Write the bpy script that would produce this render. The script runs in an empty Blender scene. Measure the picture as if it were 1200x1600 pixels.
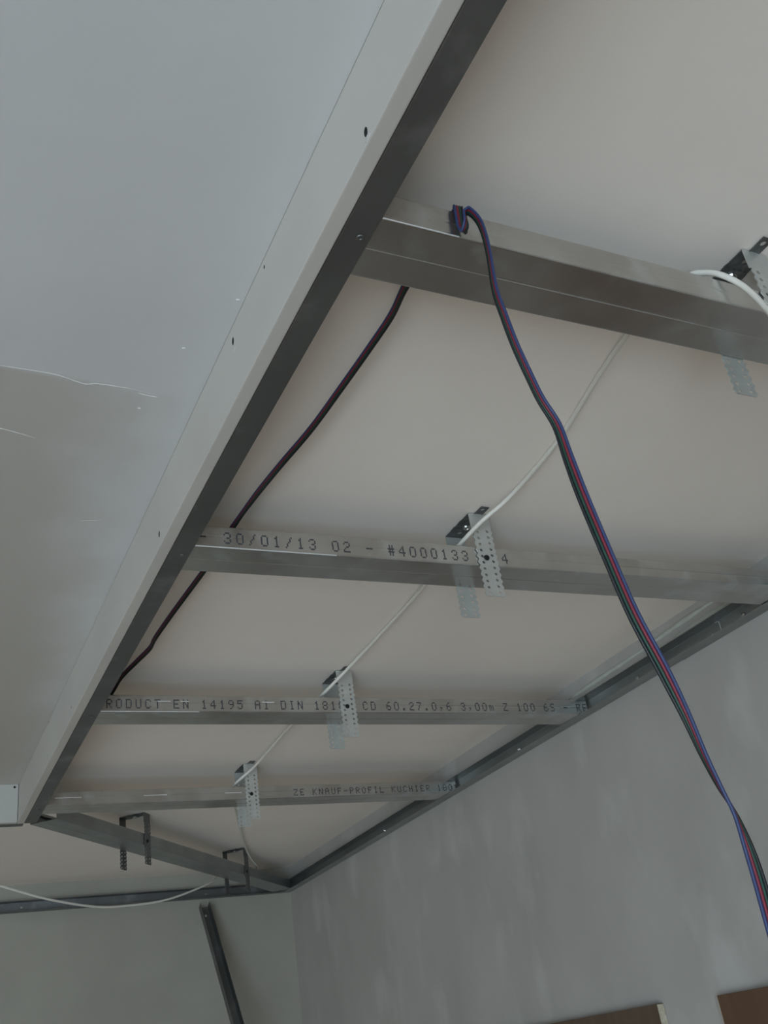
import bpy, bmesh, math, random
from mathutils import Vector, Matrix
random.seed(7)
scene = bpy.context.scene
C = scene.collection

# ------------------------------------------------------------------ camera, light, exposure
EYE = 1.95                      # camera height above the floor (m)
S = 0.52                        # metres per layout unit (camera to metal frame, vertically)
cd = bpy.data.cameras.new('camera'); cam = bpy.data.objects.new('camera', cd); C.objects.link(cam)
cd.sensor_fit = 'VERTICAL'; cd.sensor_height = 24.0; cd.lens = 24.0 * 1560.55 / 1600.0
cd.clip_start = 0.02
right = Vector((0.90023, -0.41229, -0.14000)); up = Vector((-0.09139, -0.49328, 0.86506)); back = Vector((-0.42571, -0.76596, -0.48174))
cam.matrix_world = Matrix(((right.x, up.x, back.x, 0), (right.y, up.y, back.y, 0), (right.z, up.z, back.z, EYE), (0, 0, 0, 1)))
scene.camera = cam

world = bpy.data.worlds.new('overcast_sky'); scene.world = world; world.use_nodes = True
bg = world.node_tree.nodes['Background']
bg.inputs['Color'].default_value = (0.70, 0.865, 1.0, 1); bg.inputs['Strength'].default_value = 2.6

# window openings of the room (behind and to the left of the camera)
FRONT_Y, LEFT_X, RIGHT_X, BACK_Y, CEIL_Z = -1.40, -2.60, 2.275 * S, 6.0 * S, EYE + 1.145 * S
WIN = (-2.40, -0.40, 0.08, 2.20)      # x0, x1, z0, z1 in the front wall
def portal(loc, rot, sx, sy):
    ld = bpy.data.lights.new('window_portal', 'AREA'); ld.shape = 'RECTANGLE'; ld.size = sx; ld.size_y = sy
    ld.cycles.is_portal = True
    o = bpy.data.objects.new('window_portal', ld); C.objects.link(o); o.location = loc; o.rotation_euler = rot
portal(((WIN[0]+WIN[1])/2, FRONT_Y-0.02, (WIN[2]+WIN[3])/2), (math.radians(90), 0, 0), WIN[1]-WIN[0], WIN[3]-WIN[2])

vs = scene.view_settings
vs.view_transform = 'Standard'; vs.look = 'None'; vs.gamma = 1.0; vs.use_curve_mapping = False
vs.exposure = 1.52
try:
    scene.cycles.use_denoising = True
    scene.cycles.max_bounces = 14; scene.cycles.diffuse_bounces = 8; scene.cycles.glossy_bounces = 6
except Exception: pass

# ------------------------------------------------------------------ helpers
def H(x, y, z): return Vector((S*x, S*y, EYE + S*z))
MM = 0.001

def mat(name, base, rough=0.9, metal=0.0, col2=None, scale=6.0, detail=6.0, lo=0.35, hi=0.65, bump=0.0, bscale=60.0, stretch=None, spec=None, col3=None, scale3=40.0):
    m = bpy.data.materials.new(name); m.use_nodes = True
    nt = m.node_tree; b = nt.nodes['Principled BSDF']
    b.inputs['Roughness'].default_value = rough; b.inputs['Metallic'].default_value = metal
    if spec is not None: b.inputs['Specular IOR Level'].default_value = spec
    b.inputs['Base Color'].default_value = (*base, 1)
    tc = nt.nodes.new('ShaderNodeTexCoord'); mp = nt.nodes.new('ShaderNodeMapping')
    nt.links.new(tc.outputs['Object'], mp.inputs['Vector'])
    if stretch: mp.inputs['Scale'].default_value = stretch
    out = None
    def layer(a, colour, sc, l, h):
        n = nt.nodes.new('ShaderNodeTexNoise'); n.inputs['Scale'].default_value = sc; n.inputs['Detail'].default_value = detail
        nt.links.new(mp.outputs[0], n.inputs['Vector'])
        r = nt.nodes.new('ShaderNodeMapRange'); r.inputs[1].default_value = l; r.inputs[2].default_value = h
        nt.links.new(n.outputs['Fac'], r.inputs[0])
        mx = nt.nodes.new('ShaderNodeMix'); mx.data_type = 'RGBA'
        nt.links.new(r.outputs[0], mx.inputs[0])
        if isinstance(a, tuple): mx.inputs[6].default_value = (*a, 1)
        else: nt.links.new(a, mx.inputs[6])
        mx.inputs[7].default_value = (*colour, 1)
        return mx.outputs[2]
    if col2: out = layer(base, col2, scale, lo, hi)
    if col3: out = layer(out if out else base, col3, scale3, 0.55, 0.72)
    if out: nt.links.new(out, b.inputs['Base Color'])
    if bump:
        n = nt.nodes.new('ShaderNodeTexNoise'); n.inputs['Scale'].default_value = bscale; n.inputs['Detail'].default_value = 4
        nt.links.new(mp.outputs[0], n.inputs['Vector'])
        bp = nt.nodes.new('ShaderNodeBump'); bp.inputs['Strength'].default_value = bump; bp.inputs['Distance'].default_value = 0.002
        nt.links.new(n.outputs['Fac'], bp.inputs['Height']); nt.links.new(bp.outputs[0], b.inputs['Normal'])
    return m

M = {}
M['ceiling'] = mat('old_ceiling_plaster', (0.88, 0.82, 0.76), 0.95, col2=(0.83, 0.77, 0.71), scale=3.0, bump=0.15, bscale=90)
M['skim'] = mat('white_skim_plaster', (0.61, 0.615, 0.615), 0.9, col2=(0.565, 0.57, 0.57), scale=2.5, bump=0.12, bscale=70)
M['wall_r'] = mat('trowelled_wall_plaster', (0.47, 0.455, 0.435), 0.9, col2=(0.39, 0.375, 0.35), scale=5.5, lo=0.3, hi=0.8, bump=0.25, bscale=50, stretch=(1, 1, 0.55), col3=(0.51, 0.50, 0.48), scale3=9)
M['wall_b'] = mat('greenish_wall_plaster', (0.385, 0.37, 0.32), 0.9, col2=(0.345, 0.33, 0.285), scale=4, bump=0.2, bscale=60)
M['wall'] = mat('plain_wall_plaster', (0.64, 0.60, 0.55), 0.9, col2=(0.58, 0.54, 0.49), scale=3)
M['floor'] = mat('dusty_brown_floor', (0.57, 0.42, 0.30), 0.8, col2=(0.49, 0.36, 0.255), scale=2.5)
M['board'] = mat('plasterboard_paper', (0.54, 0.52, 0.48), 0.9, col2=(0.505, 0.48, 0.445), scale=5, bump=0.06, bscale=80)
M['board_new'] = mat('white_primed_board', (0.50, 0.49, 0.46), 0.85, col2=(0.47, 0.46, 0.43), scale=6)
M['zinc'] = mat('galvanised_steel', (0.60, 0.605, 0.585), 0.27, 0.92, col2=(0.46, 0.445, 0.42), scale=14, lo=0.3, hi=0.7, bump=0.03, bscale=120, col3=(0.62, 0.65, 0.65), scale3=26)
M['zinc_dark'] = mat('dull_and_shaded_steel', (0.22, 0.23, 0.23), 0.48, 0.85, col2=(0.165, 0.17, 0.168), scale=10, lo=0.3, hi=0.7, col3=(0.30, 0.31, 0.31), scale3=18)  # also paints the shade on the hanger base plates
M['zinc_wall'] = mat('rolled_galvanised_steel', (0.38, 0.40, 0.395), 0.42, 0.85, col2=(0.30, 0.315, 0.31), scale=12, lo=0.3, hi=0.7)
M['hanger'] = mat('bright_zinc_strap', (0.60, 0.615, 0.585), 0.5, 0.55, col2=(0.52, 0.53, 0.505), scale=40)
M['black_screw'] = mat('black_phosphate_screw', (0.006, 0.006, 0.006), 0.8, 0.0)
M['bright_screw'] = mat('bright_zinc_screw', (0.62, 0.62, 0.60), 0.25, 1.0)
M['ink'] = mat('printed_ink', (0.06, 0.06, 0.065), 0.8)
M['scratch_and_glint'] = mat('bare_steel_and_glint', (0.85, 0.86, 0.86), 0.35, 0.5)  # bare metal, also the colour of the painted highlights on profiles
M['white_cable'] = mat('white_pvc_cable', (0.74, 0.72, 0.66), 0.5)
M['w_black'] = mat('black_pvc', (0.012, 0.013, 0.016), 0.45)
M['w_green'] = mat('dark_green_pvc', (0.010, 0.048, 0.033), 0.45)
M['w_red'] = mat('red_pvc', (0.19, 0.015, 0.033), 0.45)
M['w_blue'] = mat('blue_pvc', (0.030, 0.047, 0.135), 0.45)
M['brown'] = mat('brown_laminate', (0.125, 0.085, 0.058), 0.6, col2=(0.105, 0.070, 0.048), scale=8, stretch=(1, 6, 0.6))
M['brown2'] = mat('reddish_brown_laminate', (0.135, 0.072, 0.042), 0.6, col2=(0.11, 0.06, 0.036), scale=8, stretch=(1, 6, 0.6))
M['chip'] = mat('pale_chipboard_edge', (0.62, 0.58, 0.47), 0.9, col2=(0.45, 0.40, 0.30), scale=120)
M['plaster_dab'] = mat('plaster_dab', (0.70, 0.70, 0.69), 0.9)
M['filler'] = mat('grey_green_filler', (0.56, 0.585, 0.53), 0.9, col2=(0.50, 0.52, 0.47), scale=30)
M['dab_grey'] = mat('grey_filler_dab', (0.52, 0.51, 0.49), 0.9)
M['white_frame'] = mat('white_window_frame', (0.8, 0.8, 0.8), 0.4)

def obj(name, bm, m, parent=None, smooth=False):
    me = bpy.data.meshes.new(name)
    bmesh.ops.recalc_face_normals(bm, faces=bm.faces[:])
    bm.to_mesh(me); bm.free()
    if smooth:
        for p in me.polygons: p.use_smooth = True
    mm = m if isinstance(m, (list, tuple)) else [m]
    for k in mm: me.materials.append(M[k])
    o = bpy.data.objects.new(name, me); C.objects.link(o)
    if parent is not None: o.parent = parent
    return o

def tag(o, label, cat, group=None):
    o['label'] = label; o['category'] = cat
    if group: o['group'] = group
    return o
def thing(name, label, cat, loc=(0, 0, 0), rotz=0.0, group=None):
    o = bpy.data.objects.new(name, None); C.objects.link(o); o.empty_display_size = 0.03
    o.location = loc; o.rotation_euler = (0, 0, rotz)
    return tag(o, label, cat, group)
def struct(name, bm, m, label=None):
    o = obj(name, bm, m); o['kind'] = 'structure'
    if label: o['label'] = label
    return o

def box(bm, x0, x1, y0, y1, z0, z1, mi=0):
    v = [bm.verts.new((x, y, z)) for z in (z0, z1) for y in (y0, y1) for x in (x0, x1)]
    fs = []
    for q in ((0, 2, 3, 1), (4, 5, 7, 6), (0, 1, 5, 4), (2, 6, 7, 3), (0, 4, 6, 2), (1, 3, 7, 5)):
        f = bm.faces.new([v[i] for i in q]); f.material_index = mi; fs.append(f)
    return fs
def bevelled(bm, w, seg=2):
    bmesh.ops.bevel(bm, geom=bm.edges[:], offset=w, segments=seg, affect='EDGES', profile=0.7)

def offset_line(pts, t):
    """closed outline of a thin folded sheet whose centre line is pts (2-D)"""
    n = len(pts); L, Rr = [], []
    for i in range(n):
        d1 = (pts[i]-pts[i-1]).normalized() if i else (pts[1]-pts[0]).normalized()
        d2 = (pts[i+1]-pts[i]).normalized() if i < n-1 else d1
        nrm = Vector((-(d1.y+d2.y), d1.x+d2.x))
        k = nrm.length
        nrm = nrm/k if k > 1e-6 else Vector((-d1.y, d1.x))
        c = max(0.5, math.sqrt(max(0.0, (1+d1.dot(d2))/2)))
        L.append(pts[i]+nrm*t/2/c); Rr.append(pts[i]-nrm*t/2/c)
    return L + Rr[::-1]
def round_corners(pts, r, seg=3):
    out = [pts[0]]
    for i in range(1, len(pts)-1):
        a, b, c = pts[i-1], pts[i], pts[i+1]
        d1 = (a-b); d2 = (c-b); rr = min(r, d1.length*0.45, d2.length*0.45)
        p, q = b+d1.normalized()*rr, b+d2.normalized()*rr
        for k in range(seg+1):
            t = k/seg; out.append(p*(1-t)**2 + b*2*t*(1-t) + q*t*t)
    out.append(pts[-1]); return out
def sheet(pts, t, length, seg=1):
    """folded sheet: 2-D section (y, z), extruded along +x by length"""
    o = offset_line(pts, t); bm = bmesh.new(); n = len(o)
    rings = [[bm.verts.new((length*k/seg, p.x, p.y)) for p in o] for k in range(seg+1)]
    for k in range(seg):
        for i in range(n):
            bm.faces.new((rings[k][i], rings[k][(i+1) % n], rings[k+1][(i+1) % n], rings[k+1][i]))
    h = n//2
    for r in (rings[0], rings[-1]):          # close the ends strip by strip
        for i in range(h-1): bm.faces.new((r[i], r[i+1], r[n-2-i], r[n-1-i]))
    return bm
V2 = lambda y, z: Vector((y*MM, z*MM))
# CD profile 60 x 27, open to the top, two shallow grooves in the web, bottom at z = 0
CD_SEC = round_corners([V2(-23, 21), V2(-23, 26.6), V2(-29.7, 26.6), V2(-29.7, 15), V2(-29.45, 13.5), V2(-29.7, 12), V2(-29.7, 0.3),
          V2(-1.0, 0.3), V2(-0.6, 0.75), V2(0.6, 0.75), V2(1.0, 0.3),
          V2(29.7, 0.3), V2(29.7, 12), V2(29.45, 13.5), V2(29.7, 15), V2(29.7, 26.6), V2(23, 26.6), V2(23, 21)], 1.6*MM, 3)
def ud_sec(depth, height):     # U rail, open towards -y, web at y = 0
    return round_corners([V2(-depth, 0.3), V2(-0.3, 0.3), V2(-0.3, height-0.3), V2(-depth, height-0.3)], 1.5*MM, 3)

def tube(path, r, sides=10, cap=True):
    bm = bmesh.new(); n = len(path); rings = []
    T = [(path[min(i+1, n-1)]-path[max(i-1, 0)]).normalized() for i in range(n)]
    u = T[0].orthogonal().normalized()
    for i in range(n):
        u = (u - T[i]*u.dot(T[i])).normalized(); w = T[i].cross(u)
        rr = r[i] if isinstance(r, (list, tuple)) else r
        rings.append([bm.verts.new(path[i]+(u*math.cos(2*math.pi*k/sides)+w*math.sin(2*math.pi*k/sides))*rr) for k in range(sides)])
    for a, b in zip(rings, rings[1:]):
        for k in range(sides): bm.faces.new((a[k], a[(k+1) % sides], b[(k+1) % sides], b[k]))
    if cap: bm.faces.new(rings[0]); bm.faces.new(rings[-1])
    return bm
def spline(pts, sub=6):
    out = []; n = len(pts)
    for i in range(n-1):
        p0, p1, p2, p3 = pts[max(i-1, 0)], pts[i], pts[i+1], pts[min(i+2, n-1)]
        for k in range(sub):
            t = k/sub
            out.append(0.5*((2*p1)+(p2-p0)*t+(2*p0-5*p1+4*p2-p3)*t*t+(3*p1-p0-3*p2+p3)*t**3))
    out.append(pts[-1]); return out
def disc_screw(r=4*MM, h=2.0*MM, recess=True):
    """screw head, axis +z, head top at z = h, with a cross recess and a short shank below"""
    bm = bmesh.new(); prof = [(0.0, h*0.55), (r*0.38, h*0.6), (r*0.5, h), (r*0.85, h*0.9), (r, h*0.35), (r*0.9, 0), (r*0.42, -0.5*MM), (r*0.40, -9*MM), (0.0, -12*MM)]
    N = 12; rings = []
    for (q, z) in prof:
        rings.append([bm.verts.new((q*math.cos(2*math.pi*k/N), q*math.sin(2*math.pi*k/N), z)) for k in range(N)] if q > 0 else [bm.verts.new((0, 0, z))])
    for a, b in zip(rings, rings[1:]):
        for k in range(N):
            if len(a) == 1: bm.faces.new((a[0], b[k], b[(k+1) % N]))
            elif len(b) == 1: bm.faces.new((a[k], a[(k+1) % N], b[0]))
            else: bm.faces.new((a[k], a[(k+1) % N], b[(k+1) % N], b[k]))
    return bm

# ------------------------------------------------------------------ the room
FX0, FX1 = 0.468*S, 0.493*S            # fascia board along the run towards the back wall
FY0, FY1 = 4.040*S, 4.064*S            # fascia board of the run along the back wall
ZF = EYE + S                           # underside of the metal frame
bm = bmesh.new(); box(bm, LEFT_X-0.2, RIGHT_X+0.2, FRONT_Y-0.2, BACK_Y+0.2, CEIL_Z, CEIL_Z+0.18)
ceiling = struct('ceiling', bm, 'ceiling', 'plastered ceiling above the metal frame')
# skim coat over the inner field of the ceiling, an older grey layer further back, light falloff painted into it
def skim_piece(name, outline, m, t):
    bm = bmesh.new()
    lo = [bm.verts.new((x, y, CEIL_Z-t)) for x, y in outline]; hi = [bm.verts.new((x, y, CEIL_Z+0.001)) for x, y in outline]
    bm.faces.new(lo); bm.faces.new(hi)
    n = len(lo)
    for i in range(n): bm.faces.new((lo[i], lo[(i+1) % n], hi[(i+1) % n], hi[i]))
    return obj(name, bm, m, ceiling)

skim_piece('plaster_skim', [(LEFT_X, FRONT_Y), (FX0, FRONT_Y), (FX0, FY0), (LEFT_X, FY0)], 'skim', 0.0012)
# grey skim patch behind its trowel edge, stretched back as painted light falloff
def stain_and_falloff(m, colour):
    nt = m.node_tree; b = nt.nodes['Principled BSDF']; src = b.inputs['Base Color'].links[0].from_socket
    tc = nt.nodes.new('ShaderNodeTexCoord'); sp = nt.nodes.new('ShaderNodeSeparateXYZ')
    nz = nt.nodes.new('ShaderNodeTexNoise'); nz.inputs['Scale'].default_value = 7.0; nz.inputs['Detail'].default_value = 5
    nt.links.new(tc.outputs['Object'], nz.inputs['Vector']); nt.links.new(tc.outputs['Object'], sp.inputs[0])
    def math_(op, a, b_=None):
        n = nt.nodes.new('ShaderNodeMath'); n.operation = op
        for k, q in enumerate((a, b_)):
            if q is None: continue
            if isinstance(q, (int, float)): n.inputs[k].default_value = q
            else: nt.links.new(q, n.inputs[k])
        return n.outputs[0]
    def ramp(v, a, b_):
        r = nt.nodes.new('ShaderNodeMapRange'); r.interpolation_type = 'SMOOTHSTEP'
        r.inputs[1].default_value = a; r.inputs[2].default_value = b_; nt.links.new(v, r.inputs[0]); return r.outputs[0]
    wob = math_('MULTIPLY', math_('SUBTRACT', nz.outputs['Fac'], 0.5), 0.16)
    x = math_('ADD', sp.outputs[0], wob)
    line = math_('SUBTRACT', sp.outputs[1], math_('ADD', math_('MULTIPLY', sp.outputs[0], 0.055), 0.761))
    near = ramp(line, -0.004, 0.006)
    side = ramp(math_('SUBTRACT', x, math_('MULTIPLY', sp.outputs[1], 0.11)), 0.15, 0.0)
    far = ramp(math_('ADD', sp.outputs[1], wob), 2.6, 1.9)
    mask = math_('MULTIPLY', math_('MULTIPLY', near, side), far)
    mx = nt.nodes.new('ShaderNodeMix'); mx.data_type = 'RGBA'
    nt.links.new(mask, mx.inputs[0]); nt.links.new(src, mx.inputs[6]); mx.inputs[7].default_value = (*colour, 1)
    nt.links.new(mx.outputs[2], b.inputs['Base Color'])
stain_and_falloff(M['skim'], (0.475, 0.455, 0.42))
def ridge(pts, r):
    p = spline([Vector((x, y, CEIL_Z-0.0012)) for x, y in pts], 4); n = len(p)
    rr = [max(0.12*MM, r*min(1, 4*min(i, n-1-i)/n)*(0.7+0.5*random.random())) for i in range(n)]
    obj('trowel_ridge', tube(p, rr, 6), 'plaster_dab', ceiling, True)
ridge([(-0.10, 0.757), (0.02, 0.760), (0.06, 0.764), (0.105, 0.7655), (0.128, 0.772), (0.137, 0.7735), (0.146, 0.7705), (0.165, 0.7705), (0.181, 0.7715), (0.204, 0.775)], 0.45*MM)
ridge([(0.185, 0.776), (0.197, 0.778), (0.206, 0.778)], 0.6*MM)
ridge([(0.03, 0.858), (0.070, 0.863), (0.090, 0.868), (0.105, 0.873)], 0.45*MM)
ridge([(0.175, 1.03), (0.186, 1.028), (0.200, 1.024)], 0.25*MM)
for x, y in ((0.238, 0.625), (0.192, 0.80), (0.10, 1.20), (0.21, 0.70)):
    bm = bmesh.new(); bmesh.ops.create_icosphere(bm, subdivisions=1, radius=1.3*MM)
    for v in bm.verts: v.co = Vector((v.co.x*1.6, v.co.y, v.co.z*0.5)) + Vector((x, y, CEIL_Z-0.0014))
    obj('plaster_crumb', bm, 'plaster_dab', ceiling)

bm = bmesh.new(); box(bm, LEFT_X-0.2, RIGHT_X+0.2, FRONT_Y-0.2, BACK_Y+0.2, -0.15, 0); struct('floor', bm, 'floor', 'dusty brown floor of the room')
bm = bmesh.new(); box(bm, RIGHT_X, RIGHT_X+0.2, FRONT_Y-0.2, BACK_Y+0.2, 0, CEIL_Z); wall_right = struct('wall_right', bm, 'wall_r', 'unpainted trowelled plaster wall beside the metal frame')
bm = bmesh.new(); box(bm, LEFT_X-0.2, RIGHT_X, BACK_Y, BACK_Y+0.2, 0, CEIL_Z); struct('wall_back', bm, 'wall_b', 'plaster wall at the far end of the room')
bm = bmesh.new(); box(bm, LEFT_X-0.2, LEFT_X, FRONT_Y, BACK_Y, 0, CEIL_Z); struct('wall_left', bm, 'wall', 'plain plaster wall opposite the metal frame')
bm = bmesh.new()
box(bm, LEFT_X-0.2, WIN[0], FRONT_Y-0.2, FRONT_Y, 0, CEIL_Z); box(bm, WIN[1], RIGHT_X, FRONT_Y-0.2, FRONT_Y, 0, CEIL_Z)
box(bm, WIN[0], WIN[1], FRONT_Y-0.2, FRONT_Y, 0, WIN[2]); box(bm, WIN[0], WIN[1], FRONT_Y-0.2, FRONT_Y, WIN[3], CEIL_Z)
struct('wall_front', bm, 'wall', 'plaster wall with the window, behind the viewer')
bm = bmesh.new(); yw = FRONT_Y-0.12
for x0, x1, z0, z1 in ((WIN[0], WIN[0]+0.06, WIN[2], WIN[3]), (WIN[1]-0.06, WIN[1], WIN[2], WIN[3]), ((WIN[0]+WIN[1])/2-0.04, (WIN[0]+WIN[1])/2+0.04, WIN[2]+0.06, WIN[3]-0.06),
                       (WIN[0]+0.06, WIN[1]-0.06, WIN[2], WIN[2]+0.06), (WIN[0]+0.06, WIN[1]-0.06, WIN[3]-0.06, WIN[3])):
    box(bm, x0, x1, yw-0.03, yw+0.03, z0, z1)
struct('window_1', bm, 'white_frame', 'white two-light window frame behind the viewer')
# smears of filler along the top of the right wall, above the rail
def smear(y0, y1, z0, z1, t=0.0015):
    bm = bmesh.new(); n = 14; top = []; bot = []
    for i in range(n+1):
        y = y0+(y1-y0)*i/n; k = math.sin(math.pi*i/n)**0.5
        zc = z0+(z1-z0)*i/n; hh = (0.001+0.0035*k)*(0.8+0.4*random.random())
        top.append(bm.verts.new((RIGHT_X-t*k, y, zc+hh))); bot.append(bm.verts.new((RIGHT_X-t*k, y, zc-hh)))
    for i in range(n): bm.faces.new((top[i], top[i+1], bot[i+1], bot[i]))
    g = bmesh.ops.extrude_face_region(bm, geom=bm.faces[:])
    for v in [e for e in g['geom'] if isinstance(e, bmesh.types.BMVert)]: v.co.x = RIGHT_X+0.001
    obj('filler_smear', bm, 'filler', wall_right, True)
smear(1.08, 1.30, EYE+1.118*S, EYE+1.105*S); smear(1.28, 1.52, EYE+1.105*S, EYE+1.095*S); smear(1.05, 1.2, EYE+1.085*S, EYE+1.08*S)

# ------------------------------------------------------------------ plasterboard fascias
fascia = thing('plasterboard_fascia', 'long narrow plasterboard strip fixed upright along the left of the metal frame', 'plasterboard', (FX0, 0, ZF))
bm = bmesh.new(); box(bm, 0, FX1-FX0, FRONT_Y+0.01, FY1, -0.0015, CEIL_Z-ZF-0.0012); bevelled(bm, 1.2*MM); obj('board', bm, 'board', fascia)
for (y, z) in ((0.732, 1.0165), (1.271, 1.112), (1.808, 1.0268), (2.870, 1.032), (1.100, 1.126), (3.30, 1.135)):
    small = (y in (1.100, 3.30, 2.870))
    bm = disc_screw((2.2 if small else 4.4)*MM, 0.4*MM)
    for v in bm.verts: v.co.y *= 0.6
    o = obj('screw', bm, 'black_screw', fascia); o.rotation_euler = (0, math.radians(-90), 0); o.location = (0.0002, y*S, EYE+z*S-ZF)
    if not small:
        bm = bmesh.new(); bmesh.ops.create_icosphere(bm, subdivisions=2, radius=1.0)
        for v in bm.verts: v.co = Vector((v.co.x*0.35*MM, v.co.y*4*MM*(1+0.2*math.sin(9*v.co.z)), v.co.z*2.6*MM))
        d = obj('plaster_dab', bm, 'dab_grey', fascia, True); d.location = (0, y*S-0.001, EYE+z*S-ZF-(0.0062 if z < 1.05 else 0.010))
fascia2 = thing('plasterboard_fascia', 'bright white plasterboard strip end at the inner corner, turned towards the viewer', 'plasterboard', (0, FY0, ZF))
bm = bmesh.new(); box(bm, LEFT_X+0.01, FX0-0.001, 0, FY1-FY0, -0.0015, CEIL_Z-ZF-0.0012); bevelled(bm, 1.2*MM); obj('board', bm, 'board_new', fascia2)
o = obj('screw', disc_screw(2.4*MM, 1.0*MM), 'black_screw', fascia2); o.rotation_euler = (math.radians(90), 0, 0); o.location = (0.452*S, -0.0002, 0.068)

# ------------------------------------------------------------------ edge rails and wall rails
def rail(name, label, p0, p1, opening, sec, m='zinc_dark', zoff=-0.7*MM):
    """U rail from p0 to p1 with its web on the line p0-p1, opening to the left (+1) or right (-1) of travel"""
    d = (p1-p0); L = d.length; a = math.atan2(d.y, d.x)
    t = thing(name, label, 'metal profile', (p0.x, p0.y, p0.z+zoff), a)
    bm = sheet(sec, 0.6*MM, L)
    if opening > 0:
        for v in bm.verts: v.co.y = -v.co.y
    obj('channel', bm, m, t)
    return t
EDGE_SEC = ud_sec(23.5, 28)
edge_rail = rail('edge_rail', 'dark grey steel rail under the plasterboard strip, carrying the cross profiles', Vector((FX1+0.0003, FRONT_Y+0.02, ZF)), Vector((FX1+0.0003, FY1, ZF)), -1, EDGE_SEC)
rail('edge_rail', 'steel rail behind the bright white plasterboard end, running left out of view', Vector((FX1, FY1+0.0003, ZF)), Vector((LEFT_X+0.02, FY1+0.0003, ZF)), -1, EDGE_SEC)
UD = ud_sec(27, 28)
joint = 2.10*S
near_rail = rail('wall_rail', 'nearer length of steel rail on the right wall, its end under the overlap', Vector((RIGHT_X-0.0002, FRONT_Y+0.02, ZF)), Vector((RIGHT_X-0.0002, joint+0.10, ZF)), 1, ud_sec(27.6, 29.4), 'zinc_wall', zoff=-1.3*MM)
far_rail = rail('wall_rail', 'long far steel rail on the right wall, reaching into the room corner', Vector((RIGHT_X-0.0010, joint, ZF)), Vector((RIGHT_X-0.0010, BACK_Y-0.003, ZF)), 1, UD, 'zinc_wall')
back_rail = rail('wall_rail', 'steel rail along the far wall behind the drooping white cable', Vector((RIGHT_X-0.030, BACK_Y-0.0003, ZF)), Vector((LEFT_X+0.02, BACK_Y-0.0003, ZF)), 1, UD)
# far rail's rounded tongue and rail fixings
tip = [Vector((-1.2*MM, 0.0262, 1.2*MM)), Vector((-2*MM, 0.0225, 0.9*MM)), Vector((-0.6*MM, 0.012, 1.2*MM)), Vector((0, 0.004, 2*MM)), Vector((0, 0.0015, 8*MM)), Vector((0, 0.0012, 22*MM)), Vector((2*MM, 0.0012, 26*MM)), Vector((9*MM, 0.0014, 27*MM))]
obj('cut_end', tube(spline(tip, 3), 0.45*MM, 6), 'scratch_and_glint', far_rail)
def rail_screw(par, along, side=1):
    o = obj('screw', disc_screw(4.2*MM, 2*MM), 'bright_screw', par); o.location = (along, side*0.0012, 0.014); o.rotation_euler = (math.radians(-90*side), 0, 0)
for y in (2.52, 3.3, 4.6): rail_screw(far_rail, y*S-joint)
for y in (0.4, 1.2, 2.0): rail_screw(near_rail, y*S-FRONT_Y-0.02)
for x in (1.75, 0.73, -0.6): rail_screw(back_rail, RIGHT_X-0.03-x*S)

# ------------------------------------------------------------------ printing (5 x 7 dot letters)
G = {'0': '01110 10001 10001 10001 10001 10001 01110', '1': '00100 01100 00100 00100 00100 00100 01110', '2': '01110 10001 00001 00110 01000 10000 11111',
 '3': '01110 10001 00001 00110 00001 10001 01110', '4': '00010 00110 01010 10010 11111 00010 00010', '5': '11111 10000 11110 00001 00001 10001 01110',
 '6': '00110 01000 10000 11110 10001 10001 01110', '7': '11111 00001 00010 00100 00100 01000 01000', '8': '01110 10001 10001 01110 10001 10001 01110',
 '9': '01110 10001 10001 01111 00001 00010 01100', 'A': '01110 10001 10001 11111 10001 10001 10001', 'C': '01110 10001 10000 10000 10000 10001 01110',
 'D': '11110 10001 10001 10001 10001 10001 11110', 'E': '11111 10000 10000 11110 10000 10000 11111', 'F': '11111 10000 10000 11110 10000 10000 10000',
 'H': '10001 10001 10001 11111 10001 10001 10001', 'I': '01110 00100 00100 00100 00100 00100 01110', 'K': '10001 10010 10100 11000 10100 10010 10001',
 'L': '10000 10000 10000 10000 10000 10000 11111', 'N': '10001 11001 11001 10101 10011 10011 10001', 'O': '01110 10001 10001 10001 10001 10001 01110',
 'P': '11110 10001 10001 11110 10000 10000 10000', 'R': '11110 10001 10001 11110 10100 10010 10001', 'S': '01111 10000 10000 01110 00001 00001 11110',
 'T': '11111 00100 00100 00100 00100 00100 00100', 'U': '10001 10001 10001 10001 10001 10001 01110', 'Z': '11111 00001 00010 00100 01000 10000 11111',
 'm': '00000 00000 11010 10101 10101 10101 10101', '#': '01010 01010 11111 01010 11111 01010 01010', '-': '00000 00000 00000 11111 00000 00000 00000',
 '/': '00001 00010 00010 00100 01000 01000 10000', '.': '00000 00000 00000 00000 00000 01100 01100', ',': '00000 00000 00000 00000 01100 00100 01000'}
def lettering(par, text, x0, pitch, z0, height, width, y):
    """flat ink print on the near flange of a profile (local x along, z up), one part per printed word"""
    dx, dz = width/5, height/7; at = 0
    for word in text.split(' '):
        bm = bmesh.new()
        for i, ch in enumerate(word):
            if ch not in G: continue
            for r, row in enumerate(G[ch].split()):
                for c, bit in enumerate(row):
                    if bit == '1' :
                        cx = x0+(at+i)*pitch+c*dx; cz = z0+(6-r)*dz; k = 0.48
                        jx = random.uniform(-.08, .08)*dx
                        bm.faces.new([bm.verts.new((cx+jx+a*dx*k*1.05, y, cz+b*dz*k)) for a, b in ((-1, -1), (1, -1), (1, 1), (-1, 1))])
        at += len(word)+1
        if not word: bm.free(); continue
        o = obj('printed_word', bm, 'ink', par); o['label'] = 'dark dot-matrix print'

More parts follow.
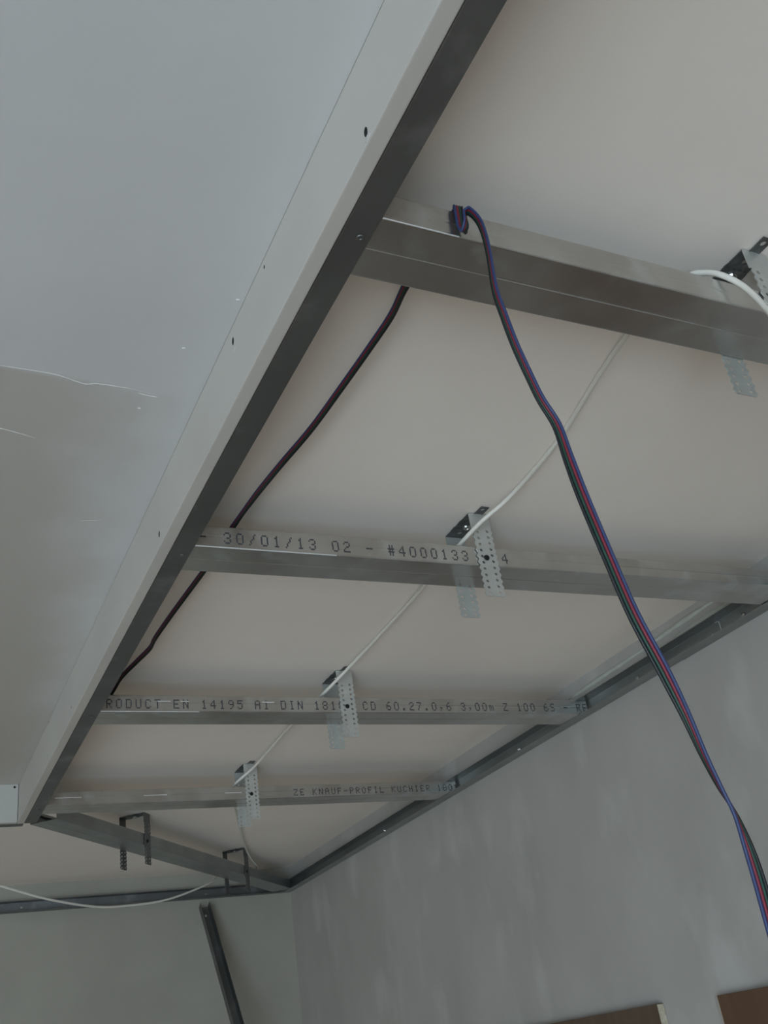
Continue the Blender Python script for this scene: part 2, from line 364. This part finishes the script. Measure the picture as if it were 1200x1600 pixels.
# ------------------------------------------------------------------ cross profiles
YF = -30.05*MM
def cross_profile(label, yl, yr, x0=0.500, x1=2.262):
    p0, p1 = H(x0, yl, 1), H(x1, yr, 1); d = p1-p0
    t = thing('ceiling_profile', label, 'metal profile', p0, math.atan2(d.y, d.x), 'steel cross profiles')
    obj('channel', sheet(CD_SEC, 0.6*MM, d.length, 2), 'zinc', t)
    for a in (12*MM,):
        o = obj('screw', disc_screw(3.0*MM, 1.0*MM), 'zinc_dark', t); o.rotation_euler = (math.radians(180), 0, 0); o.location = (a, -9*MM, -1.0*MM)
    return t
cp1 = cross_profile('nearest and largest steel cross profile, the striped ribbon cable looped over it', 0.901, 0.913)
cp2 = cross_profile('second steel cross profile, printed with the date 30/01/13', 1.855, 1.826)
cp3 = cross_profile('third steel cross profile, printed with PRODUCT EN 14195', 2.872, 2.869)
cp4 = cross_profile('farthest of the straight steel cross profiles, with bright dashes at its left', 3.887, 3.880)
lx = lambda h: (h-0.500)*S
lettering(cp2, '- 30/01/13 02 - #4000133  .4', lx(0.550), 14.35*MM, 6.2*MM, 14.5*MM, 8.5*MM, YF)
lettering(cp3, 'PRODUCT EN 14195 A1 DIN 18182 CD 60.27.0,6 3,00m Z 100 6S - REI', lx(0.530), 14.62*MM, 6.0*MM, 15*MM, 8.8*MM, YF)
lettering(cp4, 'ZE KNAUF-PROFIL KUCHIER 1801', lx(1.505), 14.4*MM, 5.5*MM, 14*MM, 8.8*MM, YF)
def dash(par, h0, h1, z):
    bm = bmesh.new(); box(bm, lx(h0), lx(h1), YF-0.25*MM, YF+0.6*MM, z-0.7*MM, z+0.7*MM); bevelled(bm, 0.2*MM, 1)
    obj('stamped_glint', bm, 'scratch_and_glint', par)  # stamped marks with the groove's highlight put into their bright colour
for a, b in ((0.570, 0.665), (0.895, 0.985), (1.215, 1.285)): dash(cp4, a, b, 14.5*MM)
for a, b in ((0.705, 0.745), (0.775, 0.800), (1.03, 1.07)): dash(cp3, a, b, 17*MM)

def edge_glint(par, h0, h1, r):
    obj('edge_glint', tube([Vector((lx(h0+(h1-h0)*k/8), -29.6*MM, 0.5*MM)) for k in range(9)], r, 8), 'scratch_and_glint', par)  # highlight on the bend, added as a bright strip along the flange edge
edge_glint(cp1, 0.541, 0.660, 0.55*MM); edge_glint(cp2, 0.541, 0.86, 0.8*MM); edge_glint(cp3, 0.541, 0.83, 0.6*MM)
# diagonal profile from the inner corner of the frame to the corner of the room
da, db = Vector((0.5, 4.06)), Vector((2.27, 5.97)); dd = (db-da).normalized(); dn = Vector((dd.y, -dd.x))
def D(along, perp): q = da+dd*along+dn*perp; return q
q0, q1 = D(0.045, 0.045), D(2.505, -0.022)
dvec = q1-q0; dang = math.atan2(dvec.y, dvec.x)
diag = thing('ceiling_profile', 'slanting steel profile running into the corner of the room', 'metal profile', H(q0.x, q0.y, 1.001), dang, 'steel cross profiles')
obj('channel', sheet(CD_SEC, 0.6*MM, dvec.length*S, 2), 'zinc_wall', diag)  # darker steel than the cross profiles: shade of its turned side painted in

# ------------------------------------------------------------------ direct hangers
HW = 29*MM
def strap(bm, z_top, z_bot, z_perf):
    """perforated strap in the x-z plane (y = 0), scalloped below z_perf"""
    faces = []
    def quad(pts): faces.append(bm.faces.new([bm.verts.new((x, 0, z)) for x, z in pts]))
    w = HW/2
    quad([(-w, z_perf), (w, z_perf), (w, z_top), (-w, z_top)])
    n = max(1, round((z_perf-z_bot)/(8.5*MM))); dz = (z_perf-z_bot)/n
    for r in range(n):
        z1 = z_perf-r*dz; z0 = z1-dz; zc = (z0+z1)/2
        for s in (-1, 1):
            inn = 2.2*MM
            a, b, m_ = s*(w-inn), s*(w+0.3*MM), 0.0
            sh = dz*0.22*s
            ring = [(m_, z0), (a*0.5, z0), (a, z0), (b, zc), (a, z1), (a*0.5, z1), (m_, z1), (m_, zc)]
            cx, cz, hr = s*w*0.50, zc+s*dz*0.12, 2.2*MM
            hole = []
            for (x, z) in ring:
                v = Vector((x-cx, z-cz)).normalized(); hole.append((cx+v.x*hr, cz+v.y*hr))
            ro = [bm.verts.new((x, 0, z)) for x, z in ring]; ri = [bm.verts.new((x, 0, z)) for x, z in hole]
            for k in range(8): bm.faces.new((ro[k], ro[(k+1) % 8], ri[(k+1) % 8], ri[k]))
    bmesh.ops.remove_doubles(bm, verts=bm.verts[:], dist=0.05*MM)
    bmesh.ops.recalc_face_normals(bm, faces=bm.faces[:])
    bmesh.ops.solidify(bm, geom=bm.faces[:], thickness=1.0*MM)
def ring_plate(bm, x0, x1, y0, y1, cx, cy, hr, N=12):
    outer = []
    for k in range(N):
        a = 2*math.pi*k/N; c, s = math.cos(a), math.sin(a)
        tx = ((x1 if c > 0 else x0)-cx)/c if abs(c) > 1e-6 else 1e9; ty = ((y1 if s > 0 else y0)-cy)/s if abs(s) > 1e-6 else 1e9
        t = min(tx, ty); outer.append((cx+c*t, cy+s*t))
    for (ax, ay) in ((x0, y0), (x1, y0), (x1, y1), (x0, y1)):       # snap nearest ring point to each corner
        i = min(range(N), key=lambda q: (outer[q][0]-ax)**2+(outer[q][1]-ay)**2); outer[i] = (ax, ay)
    ro = [bm.verts.new((x, y, 0)) for x, y in outer]; ri = [bm.verts.new((cx+hr*math.cos(2*math.pi*k/N), cy+hr*math.sin(2*math.pi*k/N), 0)) for k in range(N)]
    for k in range(N): bm.faces.new((ro[k], ro[(k+1) % N], ri[(k+1) % N], ri[k]))
hang_proto = None
def make_hanger(ear=True, m='hanger'):
    """local frame: origin under the profile's web centre, x along the profile, y across, z up; profile underside z = 0"""
    t = bpy.data.objects.new('direct_hanger', None); C.objects.link(t); t.empty_display_size = 0.03
    zt = CEIL_Z-ZF-1.2*MM
    bm = bmesh.new(); w = HW/2
    ring_plate(bm, -w, w, -31.2*MM, -8*MM, 0.0, -19*MM, 3.2*MM); ring_plate(bm, -w, w, -8*MM, 8*MM, 0, 0, 3.0*MM); ring_plate(bm, -w, w, 8*MM, 31.2*MM, 0.0, 19*MM, 3.2*MM)
    if ear: ring_plate(bm, -6*MM, 6*MM, -50*MM, -31.2*MM, 0, -43*MM, 3.0*MM)
    bmesh.ops.remove_doubles(bm, verts=bm.verts[:], dist=0.02*MM); bmesh.ops.recalc_face_normals(bm, faces=bm.faces[:])
    bmesh.ops.solidify(bm, geom=bm.faces[:], thickness=1.0*MM)
    o = obj('base_plate', bm, 'zinc_dark', t); o.location = (0, 0, zt)  # coloured darker than the legs to paint in its shade under the ceiling
    for s in (-1, 1):
        bm = bmesh.new(); strap(bm, zt, -42*MM, 52*MM)
        o = obj('leg', bm, m, t); o.location = (0, s*31.3*MM, 0)
    o = obj('ceiling_screw', disc_screw(5.5*MM, 3.5*MM), 'bright_screw', t); o.rotation_euler = (math.radians(180), 0, 0); o.location = (0, 0, zt-1.0*MM)
    o = obj('flange_screw', disc_screw(3.9*MM, 2.2*MM), 'black_screw', t); o.rotation_euler = (math.radians(90), 0, 0); o.location = (-2*MM, -32.1*MM, 10.5*MM)
    return t
def copy_tree(src):
    r = src.copy(); C.objects.link(r)
    for ch in src.children:
        c = ch.copy(); C.objects.link(c); c.parent = r; c.matrix_parent_inverse = ch.matrix_parent_inverse.copy()
    return r
HG = 'perforated direct hangers'
proto = make_hanger()
def line_y(x, yl, yr): return yl+(yr-yl)*(x-0.5)/1.762
spots = [((1.283, line_y(1.283, 0.901, 0.913)), 0.0, 'perforated steel hanger over the nearest profile at the right picture edge'),
         ((1.250, line_y(1.250, 1.855, 1.826)), 0.0, 'perforated steel hanger with black screw on the date-printed profile'),
         ((1.318, 2.871), 0.0, 'perforated steel hanger with black screw on the third profile'),
         ((1.326, 3.884), 0.0, 'perforated steel hanger on the farthest straight profile')]
for al, lab in ((0.755, 'dark hanger on the slanting profile, nearer the plasterboard strip'), (1.855, 'dark hanger on the slanting profile, nearer the room corner')):
    tt = (al-0.045)/2.46; q = q0+dvec*tt; spots.append(((q.x, q.y), dang, lab))
for i, ((x, y), a, lab) in enumerate(spots):
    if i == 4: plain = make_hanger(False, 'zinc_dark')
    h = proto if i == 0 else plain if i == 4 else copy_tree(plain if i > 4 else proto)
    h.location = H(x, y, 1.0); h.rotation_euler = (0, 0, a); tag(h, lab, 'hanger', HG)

# ------------------------------------------------------------------ cables
W = [(1.083, 0.72, 0.727), (1.143, 0.76, 0.856), (1.186, 0.8, 0.948), (1.192, 0.825, 1.019), (1.171, 0.84, 1.054), (1.155, 0.86, 1.074), (1.143, 0.888, 1.085), (1.149, 0.98, 1.1), (1.179, 1.094, 1.125), (1.209, 1.217, 1.135), (1.261, 1.447, 1.136), (1.273, 1.663, 1.13), (1.224, 1.745, 1.094), (1.205, 1.836, 1.073), (1.232, 1.962, 1.09), (1.283, 2.183, 1.125), (1.307, 2.468, 1.135), (1.299, 2.712, 1.12), (1.252, 2.850, 1.075), (1.269, 3.032, 1.09), (1.318, 3.422, 1.125), (1.32, 3.74, 1.11), (1.270, 3.872, 1.07), (1.343, 4.122, 1.09), (1.51, 4.597, 1.125), (1.758, 5.248, 1.125), (1.856, 5.458, 1.1), (1.929, 5.585, 1.075), (1.874, 5.661, 1.075), (1.73, 5.62, 1.062), (1.638, 5.5, 1.001), (1.503, 5.4, 0.944), (1.325, 5.3, 0.89), (1.127, 5.2, 0.862), (0.955, 5.1, 0.851), (0.729, 4.95, 0.87), (0.551, 4.85, 0.907), (0.331, 4.75, 0.967), (0.124, 4.65, 1.035), (-0.3, 4.6, 1.12), (-1.0, 4.6, 1.135)]
W = [(0.95, 0.66, 0.45), (0.90, 0.62, 0.1)][::-1] + W
cable = tag(obj('white_cable', tube(spline([H(*p) for p in W], 8), 2.7*MM, 12), 'white_cable', None, True), 'white power cable threaded over the profiles and through the hangers', 'cable')

# four-core ribbon cable: control points (layout units) and turn of the ribbon about its own line
RB = [((0.557, 2.925, 1.064), 240), ((0.577, 2.850, 1.067), 240), ((0.59, 2.762, 1.085), 240), ((0.615, 2.68, 1.1), 240), ((0.63, 2.58, 1.1), 240), ((0.628, 2.504, 1.1), 240), ((0.635, 2.332, 1.1), 240), ((0.648, 2.101, 1.1), 240), ((0.643, 1.957, 1.085), 240), ((0.638, 1.841, 1.075), 240), ((0.659, 1.751, 1.1), 240), ((0.671, 1.618, 1.1), 240), ((0.687, 1.477, 1.1), 240), ((0.694, 1.343, 1.1), 240), ((0.699, 1.208, 1.1), 240), ((0.7, 1.124, 1.1), 240), ((0.686, 1.043, 1.09), 235), ((0.676, 0.945, 1.075), 190), ((0.674, 0.881, 1.062), 182), ((0.672, 0.850, 1.061), 180), ((0.664, 0.8365, 1.050), 160), ((0.661, 0.8365, 1.008), 145), ((0.661, 0.830, 1.001), 135), ((0.661, 0.823, 1.008), 115), ((0.662, 0.822, 1.024), 105), ((0.668, 0.818, 1.026), 90), ((0.676, 0.812, 0.998), 82), ((0.673, 0.806, 0.943), 80), ((0.665, 0.803, 0.869), 75), ((0.666, 0.80, 0.821), 70), ((0.672, 0.80, 0.772), 68), ((0.682, 0.80, 0.723), 68), ((0.690, 0.80, 0.690), 66), ((0.704, 0.80, 0.653), 60), ((0.708, 0.80, 0.607), 45), ((0.714, 0.80, 0.553), 22), ((0.727, 0.80, 0.473), 8), ((0.740, 0.80, 0.401), 8), ((0.759, 0.80, 0.337), 30), ((0.772, 0.80, 0.286), 62), ((0.781, 0.80, 0.240), 82), ((0.790, 0.80, 0.206), 95), ((0.800, 0.80, 0.176), 120), ((0.804, 0.80, 0.140), 155), ((0.8045, 0.80, 0.105), 170), ((0.803, 0.80, 0.065), 172), ((0.801, 0.80, 0.00), 175), ((0.795, 0.80, -0.20), 185), ((0.770, 0.80, -0.6), 200), ((0.775, 0.80, -1.1), 190)]
pts = spline([H(*p) for p, a in RB], 8); ang = spline([Vector((a, 0, 0)) for p, a in RB], 8)
n = len(pts); ribbon = thing('ribbon_cable', 'flat four-core cable striped blue, red, green and black, dangling from the nearest profile', 'cable', pts[170])
Wd = []
for i in range(n):
    T = (pts[min(i+1, n-1)]-pts[max(i-1, 0)]).normalized(); a = math.radians(ang[i].x)
    rt = Vector((0.90, -0.41, -0.14)); rt = (rt-T*rt.dot(T)).normalized()
    fw = T.cross(rt)
    if fw.dot(Vector((-0.43, -0.77, -0.48))) < 0: fw = -fw
    Wd.append(rt*math.cos(a)+fw*math.sin(a))
for i in range(2):                       # smooth the width direction
    Wd = [(Wd[max(i-1, 0)]+Wd[i]*2+Wd[min(i+1, n-1)]).normalized() for i in range(n)]
for k, (nm, mk) in enumerate((('black_core', 'w_black'), ('green_core', 'w_green'), ('red_core', 'w_red'), ('blue_core', 'w_blue'))):
    off = (k-1.5)*1.95*MM
    o = obj(nm, tube([pts[i]+Wd[i]*off for i in range(n)], 1.08*MM, 8), mk, ribbon, True); o.matrix_parent_inverse = Matrix.Translation(-pts[170])
    o['label'] = nm.replace('_core', '') + ' insulated wire'

# ------------------------------------------------------------------ leaning rail and boards against the walls
pt, dirn = Vector((0.894, 3.098, EYE+0.492)), Vector((0.0256, -0.164, -0.328))
tl = (pt.z-0.003)/0.328; foot = pt+dirn*tl
lean = thing('leaning_rail', 'dark steel rail leaning upright against the far wall', 'metal profile', foot)
zax = (pt-foot).normalized(); yax = Vector((0, 1, 0)); yax = (yax-zax*yax.dot(zax)).normalized(); xax = yax.cross(zax)
bm = sheet(ud_sec(26, 28), 0.6*MM, (pt-foot).length)
mat3 = Matrix((zax, yax, xax)).transposed()
for v in bm.verts: v.co = mat3 @ Vector((v.co.x, v.co.y, v.co.z-14*MM))
obj('channel', bm, 'zinc_dark', lean)
o = obj('screw', disc_screw(4.5*MM, 2*MM), 'bright_screw', lean); o.location = zax*((pt-foot).length-0.03)+yax*(-0.0015); o.rotation_euler = (math.radians(90), 0, 0)
def panel(label, y0, y1, top, m):
    t = thing('brown_panel', label, 'board', (RIGHT_X-0.010, (y0+y1)/2, 0), 0, 'brown boards against the right wall')
    hw = (y1-y0)/2
    bm = bmesh.new(); box(bm, -0.004, 0.009, -hw+0.0006, hw-0.0006, 0, top); bevelled(bm, 0.5*MM, 1); obj('board', bm, m, t)
    for s in (-1, 1):
        bm = bmesh.new(); box(bm, -0.0038, 0.0088, s*hw-0.0006, s*hw+0.0006, 0.001, top-0.001); obj('edge_strip', bm, 'chip', t)
panel('dark brown board with pale edge against the right wall, at the picture bottom', 1.462, 2.02, EYE+0.0285, 'brown')
panel('reddish brown board in the bottom right corner of the picture', 0.62, 1.318, EYE+0.0245, 'brown2')
